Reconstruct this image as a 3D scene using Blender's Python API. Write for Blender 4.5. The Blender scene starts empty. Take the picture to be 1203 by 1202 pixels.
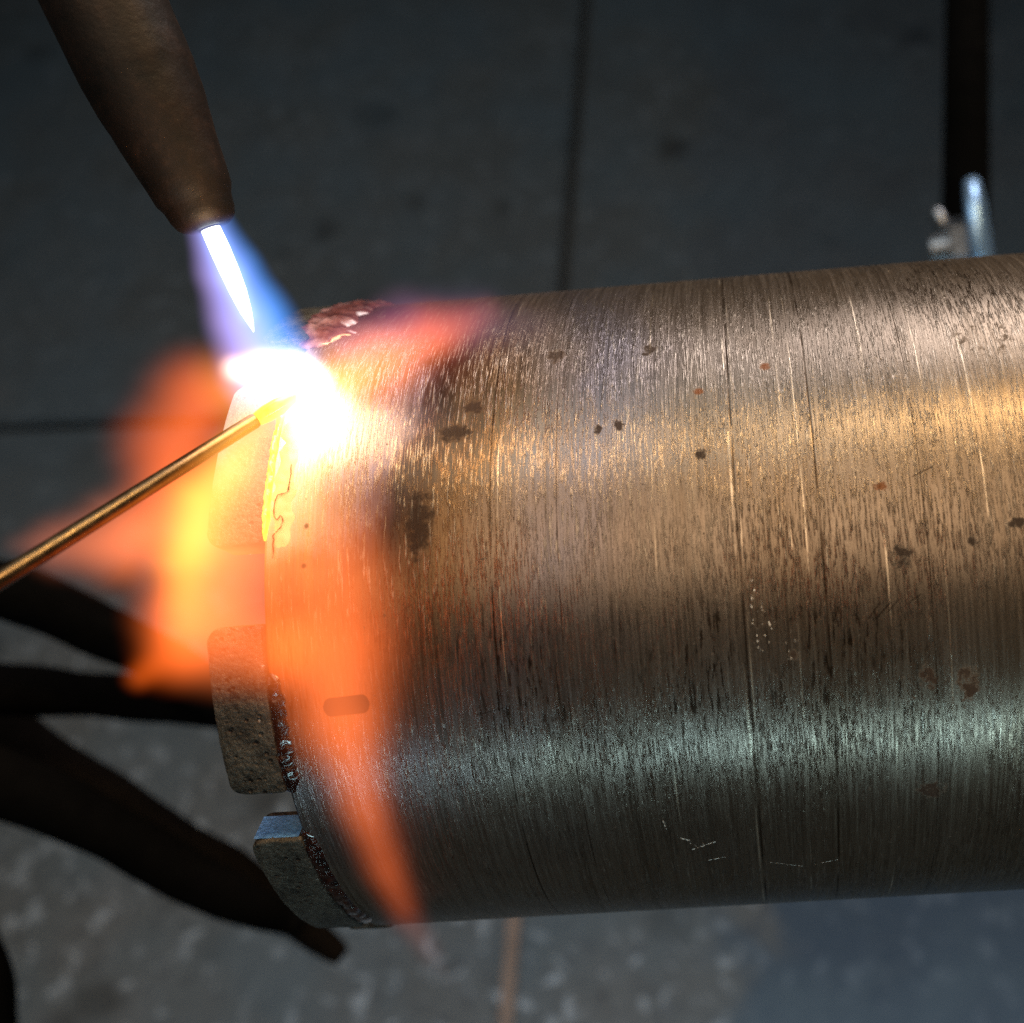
import bpy, bmesh, math, random
from mathutils import Vector, Matrix, noise as mnoise

random.seed(7)
SC = bpy.context.scene
COL = SC.collection
RAD = math.radians

# ------------------------------------------------------------------ camera
F = 1300.0                    # focal length in pixels of the 1203 px wide frame
CX, CY = 820.0, 601.0       # principal point: the frame is an off-centre crop
R = 0.050                     # outer radius of the steel barrel, metres
H = 0.62                      # height of the barrel's axis above the floor
PITCH = RAD(24)               # how far the view leans away from straight down


def cdir(x, y):
    return Vector(((x - CX) / F, -(y - CY) / F, -1.0))


def plane_n(a, b):
    return cdir(*a).cross(cdir(*b)).normalized()


n_top = plane_n((560, 350), (1203, 297))
n_bot = plane_n((450, 1087), (1203, 1045))
inside = cdir(800, 700)
if n_top.dot(inside) < 0: n_top = -n_top
if n_bot.dot(inside) < 0: n_bot = -n_bot
U = n_top.cross(n_bot).normalized()
if U.x < 0: U = -U
Q = (n_top + n_bot); Q = (Q - U * Q.dot(U)).normalized()
DIST = R / Q.dot(n_top)
UP = U.cross(Q).normalized()
if UP.y < 0: UP = -UP
WZ = (-Q * math.cos(PITCH) + UP * math.sin(PITCH)).normalized()
WY = WZ.cross(U).normalized()
M3 = Matrix((U, WY, WZ))                                  # camera axes -> world axes
CAM = Vector((0, 0, H)) - M3 @ (Q * DIST)

cam_d = bpy.data.cameras.new('camera')
cam = bpy.data.objects.new('camera', cam_d); COL.objects.link(cam)
m4 = M3.to_4x4(); m4.translation = CAM
cam.matrix_world = m4
cam_d.sensor_fit = 'HORIZONTAL'; cam_d.sensor_width = 36.0
cam_d.lens = 36.0 * F / 1203.0
cam_d.shift_x = (601.5 - CX) / 1203.0
cam_d.clip_start = 0.01; cam_d.clip_end = 50
cam_d.dof.use_dof = True
cam_d.dof.focus_distance = 0.146
cam_d.dof.aperture_fstop = 15.0
cam_d.dof.aperture_blades = 0
SC.camera = cam


def P(x, y, depth):
    """the place in the world seen at a pixel, at a distance along the view axis"""
    return CAM + M3 @ (cdir(x, y) * depth)


def on_barrel(x, y, r=R):
    d = (M3 @ cdir(x, y)).normalized()
    o = CAM - Vector((0, 0, H))
    a = d.y ** 2 + d.z ** 2; b = 2 * (o.y * d.y + o.z * d.z); c = o.y ** 2 + o.z ** 2 - r * r
    t = (-b - math.sqrt(max(0.0, b * b - 4 * a * c))) / (2 * a)
    p = o + d * t
    return p.x, math.atan2(-p.y, p.z), CAM + d * t         # along the axis, angle, place


def sdepth(x, y, r=R):
    p = on_barrel(x, y, r)[2]
    return -(M3.transposed() @ (p - CAM)).z


def mirror_dir(x, y):
    s, th, p = on_barrel(x, y)
    n = Vector((0, -math.sin(th), math.cos(th)))
    v = (p - CAM).normalized()
    return p, v - 2 * v.dot(n) * n


def on_floor(x, y):
    d = M3 @ cdir(x, y)
    return CAM + d * (-CAM.z / d.z)


# ------------------------------------------------------------------ world, lights, exposure
W = bpy.data.worlds.new('World'); SC.world = W; W.use_nodes = True
bg = W.node_tree.nodes['Background']
bg.inputs[0].default_value = (0.80, 0.92, 1.0, 1); bg.inputs[1].default_value = 0.008

SC.view_settings.view_transform = 'Standard'
SC.view_settings.look = 'None'
SC.view_settings.exposure = 0
SC.view_settings.gamma = 1
SC.cycles.use_denoising = False
SC.cycles.volume_step_rate = 1.0
SC.cycles.volume_max_steps = 256
SC.cycles.max_bounces = 6
SC.cycles.volume_bounces = 0
SC.cycles.sample_clamp_indirect = 4.0


def area(name, loc, target, sx, sy, power, col, spread=180):
    l = bpy.data.lights.new(name, 'AREA'); l.shape = 'RECTANGLE'; l.size = sx; l.size_y = sy
    l.energy = power; l.color = col; l.spread = RAD(spread)
    o = bpy.data.objects.new(name, l); COL.objects.link(o); o.location = loc
    z = (Vector(loc) - Vector(target)).normalized()
    x = Vector((1, 0, 0)); x = (x - z * x.dot(z)).normalized(); y = z.cross(x)
    mm = Matrix((x, y, z)).transposed().to_4x4(); mm.translation = loc
    o.matrix_world = mm
    return o


def point(name, loc, power, col, size):
    l = bpy.data.lights.new(name, 'POINT'); l.energy = power; l.color = col; l.shadow_soft_size = size
    o = bpy.data.objects.new(name, l); COL.objects.link(o); o.location = loc
    return o


p, d = mirror_dir(1060, 488)
area('workshop_lamp', p + d * 1.1 + Vector((0.45, 0, 0)), p, 1.2, 0.19, 1.6, (1.0, 0.66, 0.31), 50)
p, d = mirror_dir(900, 402)
area('top_edge_fill', p + d * 1.5 + Vector((0.6, 0, 0)), p, 1.8, 1.0, 3.5, (1.0, 0.90, 0.86), 45)  # added fill standing low behind the barrel, brightens its top edge
p, d = mirror_dir(900, 610)
area('barrel_mid_fill', p + d * 1.3, p, 1.6, 1.1, 1.9, (1.0, 0.70, 0.44), 60)  # added unseen warm fill for the middle of the barrel
p, d = mirror_dir(820, 880)
area('window_light', p + d * 1.2 + Vector((0.35, 0, 0)), p, 1.8, 0.045, 0.72, (0.56, 0.92, 1.0), 60)
area('far_floor_fill', Vector((-0.35, 0.55, 1.25)), Vector((-0.30, 0.5, 0.0)), 0.7, 0.7, 1.6, (0.90, 1.0, 1.0), 110)  # added unseen fill that lifts the far floor
area('near_floor_fill', Vector((0.05, -0.27, 0.22)), Vector((0.05, 0.0, 0.0)), 0.9, 0.08, 1.9, (0.74, 0.90, 1.0))  # added fill out of frame, brightens the near floor only
HEAT = on_barrel(352, 462)
HN = Vector((0, -math.sin(HEAT[1]), math.cos(HEAT[1])))
point('flame_light', HEAT[2] + HN * 0.012, 0.035, (1.0, 0.62, 0.28), 0.008)

# ------------------------------------------------------------------ helpers


def tag(o, label=None, cat=None, group=None, kind=None):
    if label: o['label'] = label
    if cat: o['category'] = cat
    if group: o['group'] = group
    if kind: o['kind'] = kind
    return o


def empty(name, loc=(0, 0, 0), **k):
    o = bpy.data.objects.new(name, None); COL.objects.link(o); o.location = loc
    o.empty_display_size = 0.02
    return tag(o, **k)


def obj(name, bm, mat, parent=None, smooth=True, loc=(0, 0, 0)):
    me = bpy.data.meshes.new(name)
    bmesh.ops.recalc_face_normals(bm, faces=bm.faces[:])
    for f in bm.faces: f.smooth = smooth
    bm.to_mesh(me); bm.free()
    me.materials.append(mat)
    o = bpy.data.objects.new(name, me); COL.objects.link(o); o.location = loc
    if parent is not None: o.parent = parent
    return o


def sharp(o, ang=40):
    me = o.data
    bm = bmesh.new(); bm.from_mesh(me)
    for e in bm.edges:
        if len(e.link_faces) == 2 and e.calc_face_angle() > RAD(ang): e.smooth = False
    bm.to_mesh(me); bm.free()
    return o


def tube(bm, pts, radii, n=16, cap=True, flat=None):
    """round-section sweep along points; returns nothing"""
    pts = [Vector(p) for p in pts]
    rings = []
    ref = None
    for i, p in enumerate(pts):
        t = (pts[min(i + 1, len(pts) - 1)] - pts[max(i - 1, 0)]).normalized()
        if ref is None:
            ref = t.orthogonal().normalized()
        ref = (ref - t * ref.dot(t)).normalized()
        b = t.cross(ref)
        r = radii[i] if hasattr(radii, '__len__') else radii
        rings.append([bm.verts.new(p + (ref * math.cos(2 * math.pi * k / n) + b * math.sin(2 * math.pi * k / n)) * r) for k in range(n)])
    for a, b in zip(rings, rings[1:]):
        for k in range(n):
            bm.faces.new((a[k], a[(k + 1) % n], b[(k + 1) % n], b[k]))
    if cap:
        bm.faces.new(rings[0][::-1]); bm.faces.new(rings[-1])


def spline(pts, n=8):
    """Catmull-Rom through tuples of any length"""
    out = []
    k = len(pts[0])
    for i in range(len(pts) - 1):
        p0 = pts[max(i - 1, 0)]; p1 = pts[i]; p2 = pts[i + 1]; p3 = pts[min(i + 2, len(pts) - 1)]
        for j in range(n):
            t = j / n
            out.append(tuple(0.5 * (2 * p1[c] + (p2[c] - p0[c]) * t + (2 * p0[c] - 5 * p1[c] + 4 * p2[c] - p3[c]) * t * t
                                    + (3 * p1[c] - p0[c] - 3 * p2[c] + p3[c]) * t ** 3) for c in range(k)))
    out.append(tuple(pts[-1]))
    return out


class NT:
    """small node-tree builder"""
    def __init__(self, name):
        self.mat = bpy.data.materials.new(name); self.mat.use_nodes = True
        self.t = self.mat.node_tree; self.t.nodes.clear()
        self.out = self.t.nodes.new('ShaderNodeOutputMaterial')

    def n(self, typ, **k):
        nd = self.t.nodes.new('ShaderNode' + typ)
        for a, v in k.items(): setattr(nd, a, v)
        return nd

    def put(self, sock, v):
        if isinstance(v, bpy.types.NodeSocket): self.t.links.new(v, sock)
        elif hasattr(v, '__len__') and len(v) == 3 and sock.type == 'RGBA': sock.default_value = (*v, 1)
        else: sock.default_value = v

    def m(self, op, a, b=None, c=None, clamp=False):
        nd = self.n('Math', operation=op, use_clamp=clamp)
        self.put(nd.inputs[0], a)
        if b is not None: self.put(nd.inputs[1], b)
        if c is not None: self.put(nd.inputs[2], c)
        return nd.outputs[0]

    def v(self, op, a, b=None, out=0):
        nd = self.n('VectorMath', operation=op)
        self.put(nd.inputs[0], a)
        if b is not None: self.put(nd.inputs[3 if op == 'SCALE' else 1], b)
        return nd.outputs[out]

    def xyz(self, x, y, z):
        nd = self.n('CombineXYZ')
        for i, q in enumerate((x, y, z)): self.put(nd.inputs[i], q)
        return nd.outputs[0]

    def sep(self, v):
        nd = self.n('SeparateXYZ'); self.put(nd.inputs[0], v); return nd.outputs

    def noise(self, vec, scale=1.0, detail=2.0, rough=0.5, dist=0.0, out=0):
        nd = self.n('TexNoise'); self.put(nd.inputs['Vector'], vec)
        nd.inputs['Scale'].default_value = scale; nd.inputs['Detail'].default_value = detail
        nd.inputs['Roughness'].default_value = rough; nd.inputs['Distortion'].default_value = dist
        return nd.outputs[out]

    def ramp(self, fac, stops, interp='LINEAR'):
        nd = self.n('ValToRGB'); cr = nd.color_ramp; cr.interpolation = interp
        rgba = lambda c_: (*c_, 1) if hasattr(c_, '__len__') else (c_, c_, c_, 1)
        cr.elements[0].position = stops[0][0]; cr.elements[0].color = rgba(stops[0][1])
        cr.elements[1].position = stops[-1][0]; cr.elements[1].color = rgba(stops[-1][1])
        for p_, c_ in stops[1:-1]:
            e = cr.elements.new(p_); e.color = rgba(c_)
        self.put(nd.inputs[0], fac)
        return nd.outputs[0]

    def rng(self, v, a, b, c=0.0, d=1.0, smooth=False):
        nd = self.n('MapRange', interpolation_type='SMOOTHSTEP' if smooth else 'LINEAR')
        self.put(nd.inputs[0], v)
        for i, q in enumerate((a, b, c, d)): self.put(nd.inputs[i + 1], q)
        return nd.outputs[0]

    def mix(self, f, a, b, mode='MIX'):
        nd = self.n('Mix', data_type='RGBA', blend_type=mode)
        self.put(nd.inputs[0], f); self.put(nd.inputs[6], a); self.put(nd.inputs[7], b)
        return nd.outputs[2]

    def bump(self, h, strength, dist, normal=None):
        nd = self.n('Bump'); nd.inputs['Strength'].default_value = strength; nd.inputs['Distance'].default_value = dist
        self.put(nd.inputs['Height'], h)
        if normal is not None: self.put(nd.inputs['Normal'], normal)
        return nd.outputs[0]

    def bsdf(self, **k):
        nd = self.n('BsdfPrincipled')
        for a, v in k.items(): self.put(nd.inputs[a.replace('_', ' ')], v)
        self.t.links.new(nd.outputs[0], self.out.inputs['Surface'])
        return nd

    def obj(self):
        return self.n('TexCoord').outputs['Object']


def simple(name, col, rough=0.6, metal=0.0, nscale=300.0, var=0.4, bump=0.3, bdist=0.0005, **k):
    t = NT(name); c = t.obj()
    a = t.noise(c, nscale, 5, 0.6)
    b = t.noise(c, nscale * 0.17, 3, 0.6)
    f = t.m('ADD', t.m('MULTIPLY', a, 0.6), t.m('MULTIPLY', b, 0.6))
    cc = t.ramp(f, [(0.3, tuple(x * (1 - var) for x in col)), (0.8, tuple(min(1, x * (1 + var)) for x in col))])
    r_ = t.rng(a, 0.3, 0.7, max(0.05, rough - 0.12), min(1, rough + 0.12))
    t.bsdf(Base_Color=cc, Roughness=r_, Metallic=metal, Normal=t.bump(a, bump, bdist), **k)
    return t.mat


# ------------------------------------------------------------------ floor
def concrete_mat():
    t = NT('concrete'); c = t.n('NewGeometry').outputs['Position']
    big = t.noise(c, 2.6, 4, 0.6)
    mid = t.noise(c, 22, 5, 0.62)
    fine = t.noise(c, 160, 4, 0.6)
    col = t.ramp(t.m('ADD', t.m('MULTIPLY', big, 0.45), t.m('MULTIPLY', mid, 0.6)),
                 [(0.30, (0.036, 0.038, 0.037)), (0.52, (0.062, 0.065, 0.064)), (0.75, (0.098, 0.102, 0.104))])
    col = t.mix(t.rng(fine, 0.35, 0.7), t.mix(0.6, col, (0.04, 0.04, 0.04)), col)
    # pale aggregate showing through and dark oil spots
    front = t.rng(t.sep(c)[1], 0.1, 0.4, 1, 0.25)
    agg = t.noise(c, 62, 2.5, 0.55, 0.4); agg2 = t.noise(t.v('ADD', c, (3.1, 1.7, 0)), 85, 2, 0.5, 0.3)
    col = t.mix(t.m('MULTIPLY', t.rng(agg, 0.56, 0.68, 0, 0.9), front), col, (0.20, 0.212, 0.222))
    col = t.mix(t.m('MULTIPLY', t.rng(agg2, 0.56, 0.66, 0, 0.75), front), col, (0.028, 0.029, 0.031))
    vo2 = t.n('TexVoronoi'); t.put(vo2.inputs['Vector'], t.v('ADD', c, t.v('SCALE', t.noise(c, 20, 2, out=1), 0.03)))
    vo2.inputs['Scale'].default_value = 13
    col = t.mix(t.m('MULTIPLY', t.rng(vo2.outputs[0], 0.12, 0.3, 0.85, 0, True), t.rng(t.noise(c, 5, 1), 0.45, 0.55)), col, (0.018, 0.018, 0.017))
    col = t.mix(1.0, col, (0.90, 1.0, 1.14), 'MULTIPLY')
    # blue cast put into the concrete's colour on the right-hand slabs
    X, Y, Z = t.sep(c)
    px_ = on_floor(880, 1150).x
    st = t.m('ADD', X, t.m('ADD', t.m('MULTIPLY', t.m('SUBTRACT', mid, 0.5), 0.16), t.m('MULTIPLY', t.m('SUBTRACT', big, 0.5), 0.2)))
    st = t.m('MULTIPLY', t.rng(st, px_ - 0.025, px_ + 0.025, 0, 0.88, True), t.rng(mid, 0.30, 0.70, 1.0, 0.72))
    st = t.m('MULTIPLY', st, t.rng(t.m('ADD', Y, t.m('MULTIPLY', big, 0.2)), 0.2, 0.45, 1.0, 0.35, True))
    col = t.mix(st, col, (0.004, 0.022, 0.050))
    cool = t.noise(c, 7, 3, 0.55)
    col = t.mix(t.rng(cool, 0.42, 0.62, 0, 0.5), col, (0.038, 0.062, 0.085))
    t.bsdf(Base_Color=col, Roughness=t.rng(mid, 0.3, 0.7, 0.75, 0.95), Normal=t.bump(fine, 0.4, 0.002))
    return t.mat


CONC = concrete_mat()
FILL = simple('joint_dirt', (0.022, 0.021, 0.020), 0.9, nscale=120)
bm = bmesh.new()
for q in ((-4, -4), (4, -4), (4, 4), (-4, 4)): bm.verts.new((q[0], q[1], -0.012))
bm.faces.new(bm.verts[:])
floor = obj('floor', bm, FILL, smooth=False); tag(floor, kind='structure')
ja = on_floor(664, 300); jb = on_floor(596, 1150)
JX = on_floor(631, 720).x; JY = on_floor(80, 522).y
print('joint x', ja.x, jb.x, 'JY', JY)


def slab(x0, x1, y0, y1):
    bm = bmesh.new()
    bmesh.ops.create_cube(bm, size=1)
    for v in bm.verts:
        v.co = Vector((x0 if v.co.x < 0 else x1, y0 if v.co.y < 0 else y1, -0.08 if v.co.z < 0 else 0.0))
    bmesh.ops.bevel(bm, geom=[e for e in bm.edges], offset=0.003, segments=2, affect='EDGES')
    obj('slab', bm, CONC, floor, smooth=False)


g = 0.0048
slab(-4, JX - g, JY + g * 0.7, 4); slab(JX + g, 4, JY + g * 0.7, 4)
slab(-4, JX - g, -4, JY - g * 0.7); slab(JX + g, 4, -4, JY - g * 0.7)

SAND = simple('joint_sand', (0.12, 0.088, 0.074), 0.9, nscale=120)
bm = bmesh.new(); n = 60; va = []
for i in range(n + 1):
    y = JY - 1.6 + (1.6 - 0.16) * i / n
    va.append((bm.verts.new((JX - g, y, -0.004 + 0.001 * mnoise.noise(Vector((y * 30, 0, 0))))), bm.verts.new((JX + g, y, -0.004 + 0.001 * mnoise.noise(Vector((y * 30, 3, 0)))))))
for a, b in zip(va, va[1:]): bm.faces.new((a[0], a[1], b[1], b[0]))
obj('joint_filler', bm, SAND, floor)

ang = math.atan2(ja.x - jb.x, ja.y - jb.y)             # the joints are a little out of line with the barrel
pv = Vector((JX, on_floor(631, 720).y, 0))
floor.rotation_euler = (0, 0, -ang); floor.location = pv - Matrix.Rotation(-ang, 3, 'Z') @ pv

# ------------------------------------------------------------------ the barrel being brazed
S_RIM = on_barrel(309, 690)[0]
S_TIP = on_barrel(240, 690, R + 0.0006)[0]
S_RIGHT = 0.34
SEG_L = S_RIM - S_TIP
print('dist', DIST, 'rim', S_RIM, 'tip', S_TIP, 'near depth', sdepth(600, 690), 'cam', CAM)


def cyl(s, th, r):
    return Vector((s, -math.sin(th) * r, math.cos(th) * r))


def barrel_mat():
    t = NT('turned_steel'); X, Y, Z = t.sep(t.obj())
    th = t.m('ARCTAN2', t.m('MULTIPLY', Y, -1.0), Z)
    arc = t.m('MULTIPLY', th, R)
    V = lambda a, b, z=0.0: t.xyz(t.m('MULTIPLY', X, a), t.m('MULTIPLY', arc, b), z)
    wob = t.noise(V(60, 40), 1, 3, 0.6)
    # fine turning lines at three widths, all running round the barrel
    l1 = t.noise(V(5200, 110, 1.3), 1, 3, 0.7)
    l2 = t.noise(V(1900, 36, 5.1), 1, 3, 0.6)
    l4 = t.noise(V(5000, 300, 6.6), 1, 2, 0.6)
    l3 = t.noise(V(900, 5, 9.7), 1, 2, 0.5)
    grain = t.noise(V(5200, 3000), 1, 3, 0.65)
    blot = t.noise(V(130, 80, 3), 1, 4, 0.6)
    # heat tint: rings round the heated spot
    def dist(cx, ca, rx, ra, amp):
        dx = t.m('DIVIDE', t.m('SUBTRACT', X, cx), rx); da = t.m('DIVIDE', t.m('SUBTRACT', arc, ca), ra)
        dd = t.m('SQRT', t.m('ADD', t.m('MULTIPLY', dx, dx), t.m('MULTIPLY', da, da)))
        return t.m('ADD', dd, t.m('MULTIPLY', t.m('SUBTRACT', wob, 0.5), amp))
    hs, ha = on_barrel(345, 480)[:2]; ha *= R
    d1 = t.m('ADD', dist(hs, ha, 0.1, 0.125, 0.09), t.m('MULTIPLY', t.m('SUBTRACT', blot, 0.5), 0.10))
    base = t.ramp(d1, [(0.0, (0.60, 0.50, 0.50)), (0.115, (0.58, 0.50, 0.56)), (0.16, (0.44, 0.38, 0.48)), (0.185, (0.15, 0.09, 0.115)), (0.212, (0.085, 0.05, 0.055)),
                       (0.235, (0.20, 0.115, 0.07)), (0.275, (0.46, 0.29, 0.16)), (0.33, (0.56, 0.44, 0.36)), (0.41, (0.50, 0.475, 0.56)), (0.54, (0.57, 0.50, 0.44)), (1.0, (0.60, 0.49, 0.38))])
    # large soft discolouration and oil film
    film = t.noise(V(26, 18, 7), 1, 4, 0.6)
    base = t.mix(t.rng(film, 0.42, 0.62, 0, 0.5), base, (0.42, 0.30, 0.18))
    # dark dashes left in the turning grooves
    za, zb = on_barrel(900, 660)[1] * R, on_barrel(900, 880)[1] * R
    zc = on_barrel(1000, 420)[1] * R
    zone = t.m('MULTIPLY', t.rng(arc, za, za + 0.008, 0, 1, True), t.rng(arc, zb - 0.004, zb + 0.006, 1, 0.25, True))
    zone = t.m('MAXIMUM', zone, t.m('MULTIPLY', t.rng(arc, zc - 0.012, zc, 1, 0, True), t.rng(X, 0.005, 0.03, 0.15, 1)))
    dmask = t.m('MULTIPLY', t.rng(t.noise(V(70, 40, 4.4), 1, 3, 0.6), 0.38, 0.60), t.m('ADD', t.m('MULTIPLY', zone, 0.85), 0.15))
    dash = t.m('MULTIPLY', t.rng(t.noise(V(2700, 300, 2.2), 1, 3, 0.66), 0.545, 0.60), dmask)
    base = t.mix(t.m('MULTIPLY', dash, 0.9), base, (0.05, 0.028, 0.016))
    base = t.mix(t.rng(l2, 0.40, 0.60, 0.20, 0.0), base, (0.16, 0.11, 0.07))
    base = t.mix(t.rng(l3, 0.30, 0.42, 0.22, 0.0), base, (0.10, 0.07, 0.045))
    base = t.mix(t.rng(grain, 0.34, 0.52, 0.35, 0.0), base, (0.14, 0.10, 0.07))
    base = t.mix(t.rng(l4, 0.57, 0.66, 0.0, 0.5), base, (0.85, 0.76, 0.64))  # glints along the turning lines, painted into the base colour
    # single deep turning scratches
    scr_h = None
    for px, w in ((576, 0.00010), (868, 0.00011), (966, 0.00012), (1090, 0.00005), (655, 0.00005)):
        s0 = on_barrel(px, 640)[0]
        dd = t.m('ABSOLUTE', t.m('SUBTRACT', X, s0 ))
        ln = t.m('MULTIPLY', t.rng(dd, w * 0.5, w * 1.6, 1, 0), t.rng(t.noise(V(10, 130, px), 1, 3), 0.36, 0.52))
        scr_h = ln if scr_h is None else t.m('MAXIMUM', scr_h, ln)
    base = t.mix(t.m('MULTIPLY', scr_h, 0.8), base, (0.07, 0.04, 0.02))
    base = t.mix(1.0, base, (0.52, 0.52, 0.53), 'MULTIPLY')
    lite = None
    for px, w in ((864, 0.00012), (872, 0.00007), (930, 0.00008), (948, 0.00006), (1040, 0.00008), (770, 0.00007), (585, 0.00006), (1108, 0.00007), (1165, 0.00009)):
        dd = t.m('ABSOLUTE', t.m('SUBTRACT', X, on_barrel(px, 640)[0]))
        q = t.m('MULTIPLY', t.rng(dd, w * 0.5, w * 1.6, 1, 0), t.rng(t.noise(V(12, 75, px * 1.3), 1, 3), 0.48, 0.62))
        lite = q if lite is None else t.m('MAXIMUM', lite, q)
    base = t.mix(t.m('MULTIPLY', lite, 0.75), base, (0.95, 0.82, 0.66))
    # rust spots and burnt specks, each at its place
    spotn = t.noise(V(900, 800), 1, 4, 0.7)
    spot = None; rust = None
    def add_spot(px, py, rx, ry, raw, thr=0.0):
        s0, a0, _ = on_barrel(px, py); a0 *= R
        k = sdepth(px, py) / F
        dx = t.m('DIVIDE', t.m('SUBTRACT', X, s0), rx * k); da = t.m('DIVIDE', t.m('SUBTRACT', arc, a0), ry * k)
        q = t.m('ADD', t.m('MULTIPLY', dx, dx), t.m('MULTIPLY', da, da))
        q = t.m('ADD', q, t.m('MULTIPLY', t.m('SUBTRACT', spotn, 0.5), raw))
        return t.rng(q, 0.1, 1.15, 1, 0, True)
    for px, py, rx, ry, raw in ((653, 418, 13, 18, 5), (1138, 803, 15, 28, 6), (1090, 796, 11, 18, 7), (1060, 655, 15, 16, 8), (826, 534, 11, 9, 6),
                                (702, 505, 6, 9, 6), (727, 499, 9, 9, 7), (492, 615, 22, 55, 3.5), (534, 508, 26, 17, 3.5), (556, 478, 14, 20, 4), (360, 618, 4.5, 5, 1), (357, 665, 4.5, 4.5, 1),
                                (1092, 928, 20, 14, 9), (932, 770, 7, 9, 4), (1142, 635, 6, 9, 5), (1195, 615, 14, 9, 6), (763, 410, 10, 14, 9), ):
        q = add_spot(px, py, rx * 0.85, ry * 0.85, raw); spot = q if spot is None else t.m('MAXIMUM', spot, q)
    q1 = add_spot(1155, 396, 40, 34, 0); q2 = add_spot(1155, 396, 27, 24, 0)
    ringm = t.m('MULTIPLY', t.m('SUBTRACT', q1, q2, clamp=True), t.rng(spotn, 0.50, 0.60))
    spot = t.m('MAXIMUM', spot, ringm)
    specks = t.rng(t.noise(V(1500, 1500, 11), 1, 2, 0.6), 0.68, 0.74)
    spot = t.m('MAXIMUM', spot, t.m('MULTIPLY', specks, 0.7))
    for px, py, rx, ry, raw in ((820, 460, 7, 6, 2), (899, 431, 7, 7, 2), (1035, 571, 9, 6, 5)):
        q = add_spot(px, py, rx, ry, raw); rust = q if rust is None else t.m('MAXIMUM', rust, q)
    base = t.mix(t.m('MULTIPLY', spot, 0.85), base, (0.020, 0.009, 0.006))
    base = t.mix(t.m('MULTIPLY', rust, 0.9), base, (0.20, 0.07, 0.02))
    # nicks, their specular glints painted as near-white base colour
    nick = None
    for px, py, rx, ry, raw in ((895, 735, 18, 42, 9), (885, 700, 7, 26, 9), (926, 772, 5, 5, 2), (818, 992, 22, 5, 7), (930, 760, 9, 22, 10)):
        q = add_spot(px, py, rx, ry, 0); nick = q if nick is None else t.m('MAXIMUM', nick, q)
    nick = t.m('MULTIPLY', nick, t.rng(t.noise(V(2400, 1300, 8), 1, 2, 0.6), 0.62, 0.68))
    def add_line(x0, y0, x1, y1, w):
        s0, a0, _ = on_barrel(x0, y0); s1, a1, _ = on_barrel(x1, y1); a0 *= R; a1 *= R
        L2 = (s1 - s0) ** 2 + (a1 - a0) ** 2
        dx = t.m('SUBTRACT', X, s0); da = t.m('SUBTRACT', arc, a0)
        hh = t.m('DIVIDE', t.m('ADD', t.m('MULTIPLY', dx, s1 - s0), t.m('MULTIPLY', da, a1 - a0)), L2, clamp=True)
        ex = t.m('SUBTRACT', dx, t.m('MULTIPLY', hh, s1 - s0)); ea_ = t.m('SUBTRACT', da, t.m('MULTIPLY', hh, a1 - a0))
        dd = t.m('SQRT', t.m('ADD', t.m('MULTIPLY', ex, ex), t.m('MULTIPLY', ea_, ea_)))
        return t.rng(dd, w * 0.5, w, 1, 0)
    scr = None
    for ln in ((800, 985, 812, 988, .00016), (814, 998, 840, 989, .00014), (830, 1011, 852, 1007, .00010), (905, 1013, 945, 1018, .00006), (955, 1016, 984, 1010, .00006), (778, 962, 783, 975, .0001)):
        q = add_line(*ln); scr = q if scr is None else t.m('MAXIMUM', scr, q)
    nick = t.m('MAXIMUM', nick, t.m('MULTIPLY', scr, t.rng(t.noise(V(2500, 2500, 5), 1, 2), 0.42, 0.55)))
    dk = None
    for ln in ((1020, 727, 1034, 708, .0001), (1030, 726, 1046, 708, .00012), (1042, 720, 1056, 704, .0001), (1070, 706, 1082, 698, .0001), (1072, 560, 1096, 548, .00012), (560, 840, 592, 832, .00007), (690, 900, 720, 912, .00006)):
        q = add_line(*ln); dk = q if dk is None else t.m('MAXIMUM', dk, q)
    base = t.mix(t.m('MULTIPLY', dk, 0.7), base, (0.03, 0.016, 0.01))
    base = t.mix(nick, base, (0.95, 0.92, 0.88))
    # glow of the metal heated by the torch
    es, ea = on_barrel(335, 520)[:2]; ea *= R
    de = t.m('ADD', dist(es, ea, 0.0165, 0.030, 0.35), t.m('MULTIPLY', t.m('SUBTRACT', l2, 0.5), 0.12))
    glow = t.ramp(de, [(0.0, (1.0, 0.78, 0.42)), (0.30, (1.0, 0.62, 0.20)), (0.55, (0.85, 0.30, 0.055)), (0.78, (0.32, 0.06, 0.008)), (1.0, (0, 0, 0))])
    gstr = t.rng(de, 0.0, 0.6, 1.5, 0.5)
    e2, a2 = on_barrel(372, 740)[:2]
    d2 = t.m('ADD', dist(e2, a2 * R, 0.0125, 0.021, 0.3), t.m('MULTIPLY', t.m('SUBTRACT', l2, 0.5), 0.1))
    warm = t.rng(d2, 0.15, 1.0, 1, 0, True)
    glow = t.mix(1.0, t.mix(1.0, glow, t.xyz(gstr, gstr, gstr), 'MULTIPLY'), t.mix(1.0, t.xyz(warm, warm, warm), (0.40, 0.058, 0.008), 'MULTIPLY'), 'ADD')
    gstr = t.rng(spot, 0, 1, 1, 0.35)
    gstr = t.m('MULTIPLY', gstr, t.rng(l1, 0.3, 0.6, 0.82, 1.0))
    rough = t.m('ADD', t.m('ADD', t.rng(l1, 0.3, 0.7, 0.25, 0.40), t.rng(l2, 0.35, 0.65, -0.05, 0.07)), t.m('MULTIPLY', spot, 0.4))
    h = t.m('ADD', t.m('ADD', t.m('MULTIPLY', l1, 0.5), t.m('MULTIPLY', l2, 0.45)), t.m('MULTIPLY', l3, 0.3))
    h = t.m('ADD', t.m('ADD', h, t.m('MULTIPLY', dash, -0.5)), t.m('MULTIPLY', scr_h, -1.0))
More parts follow.
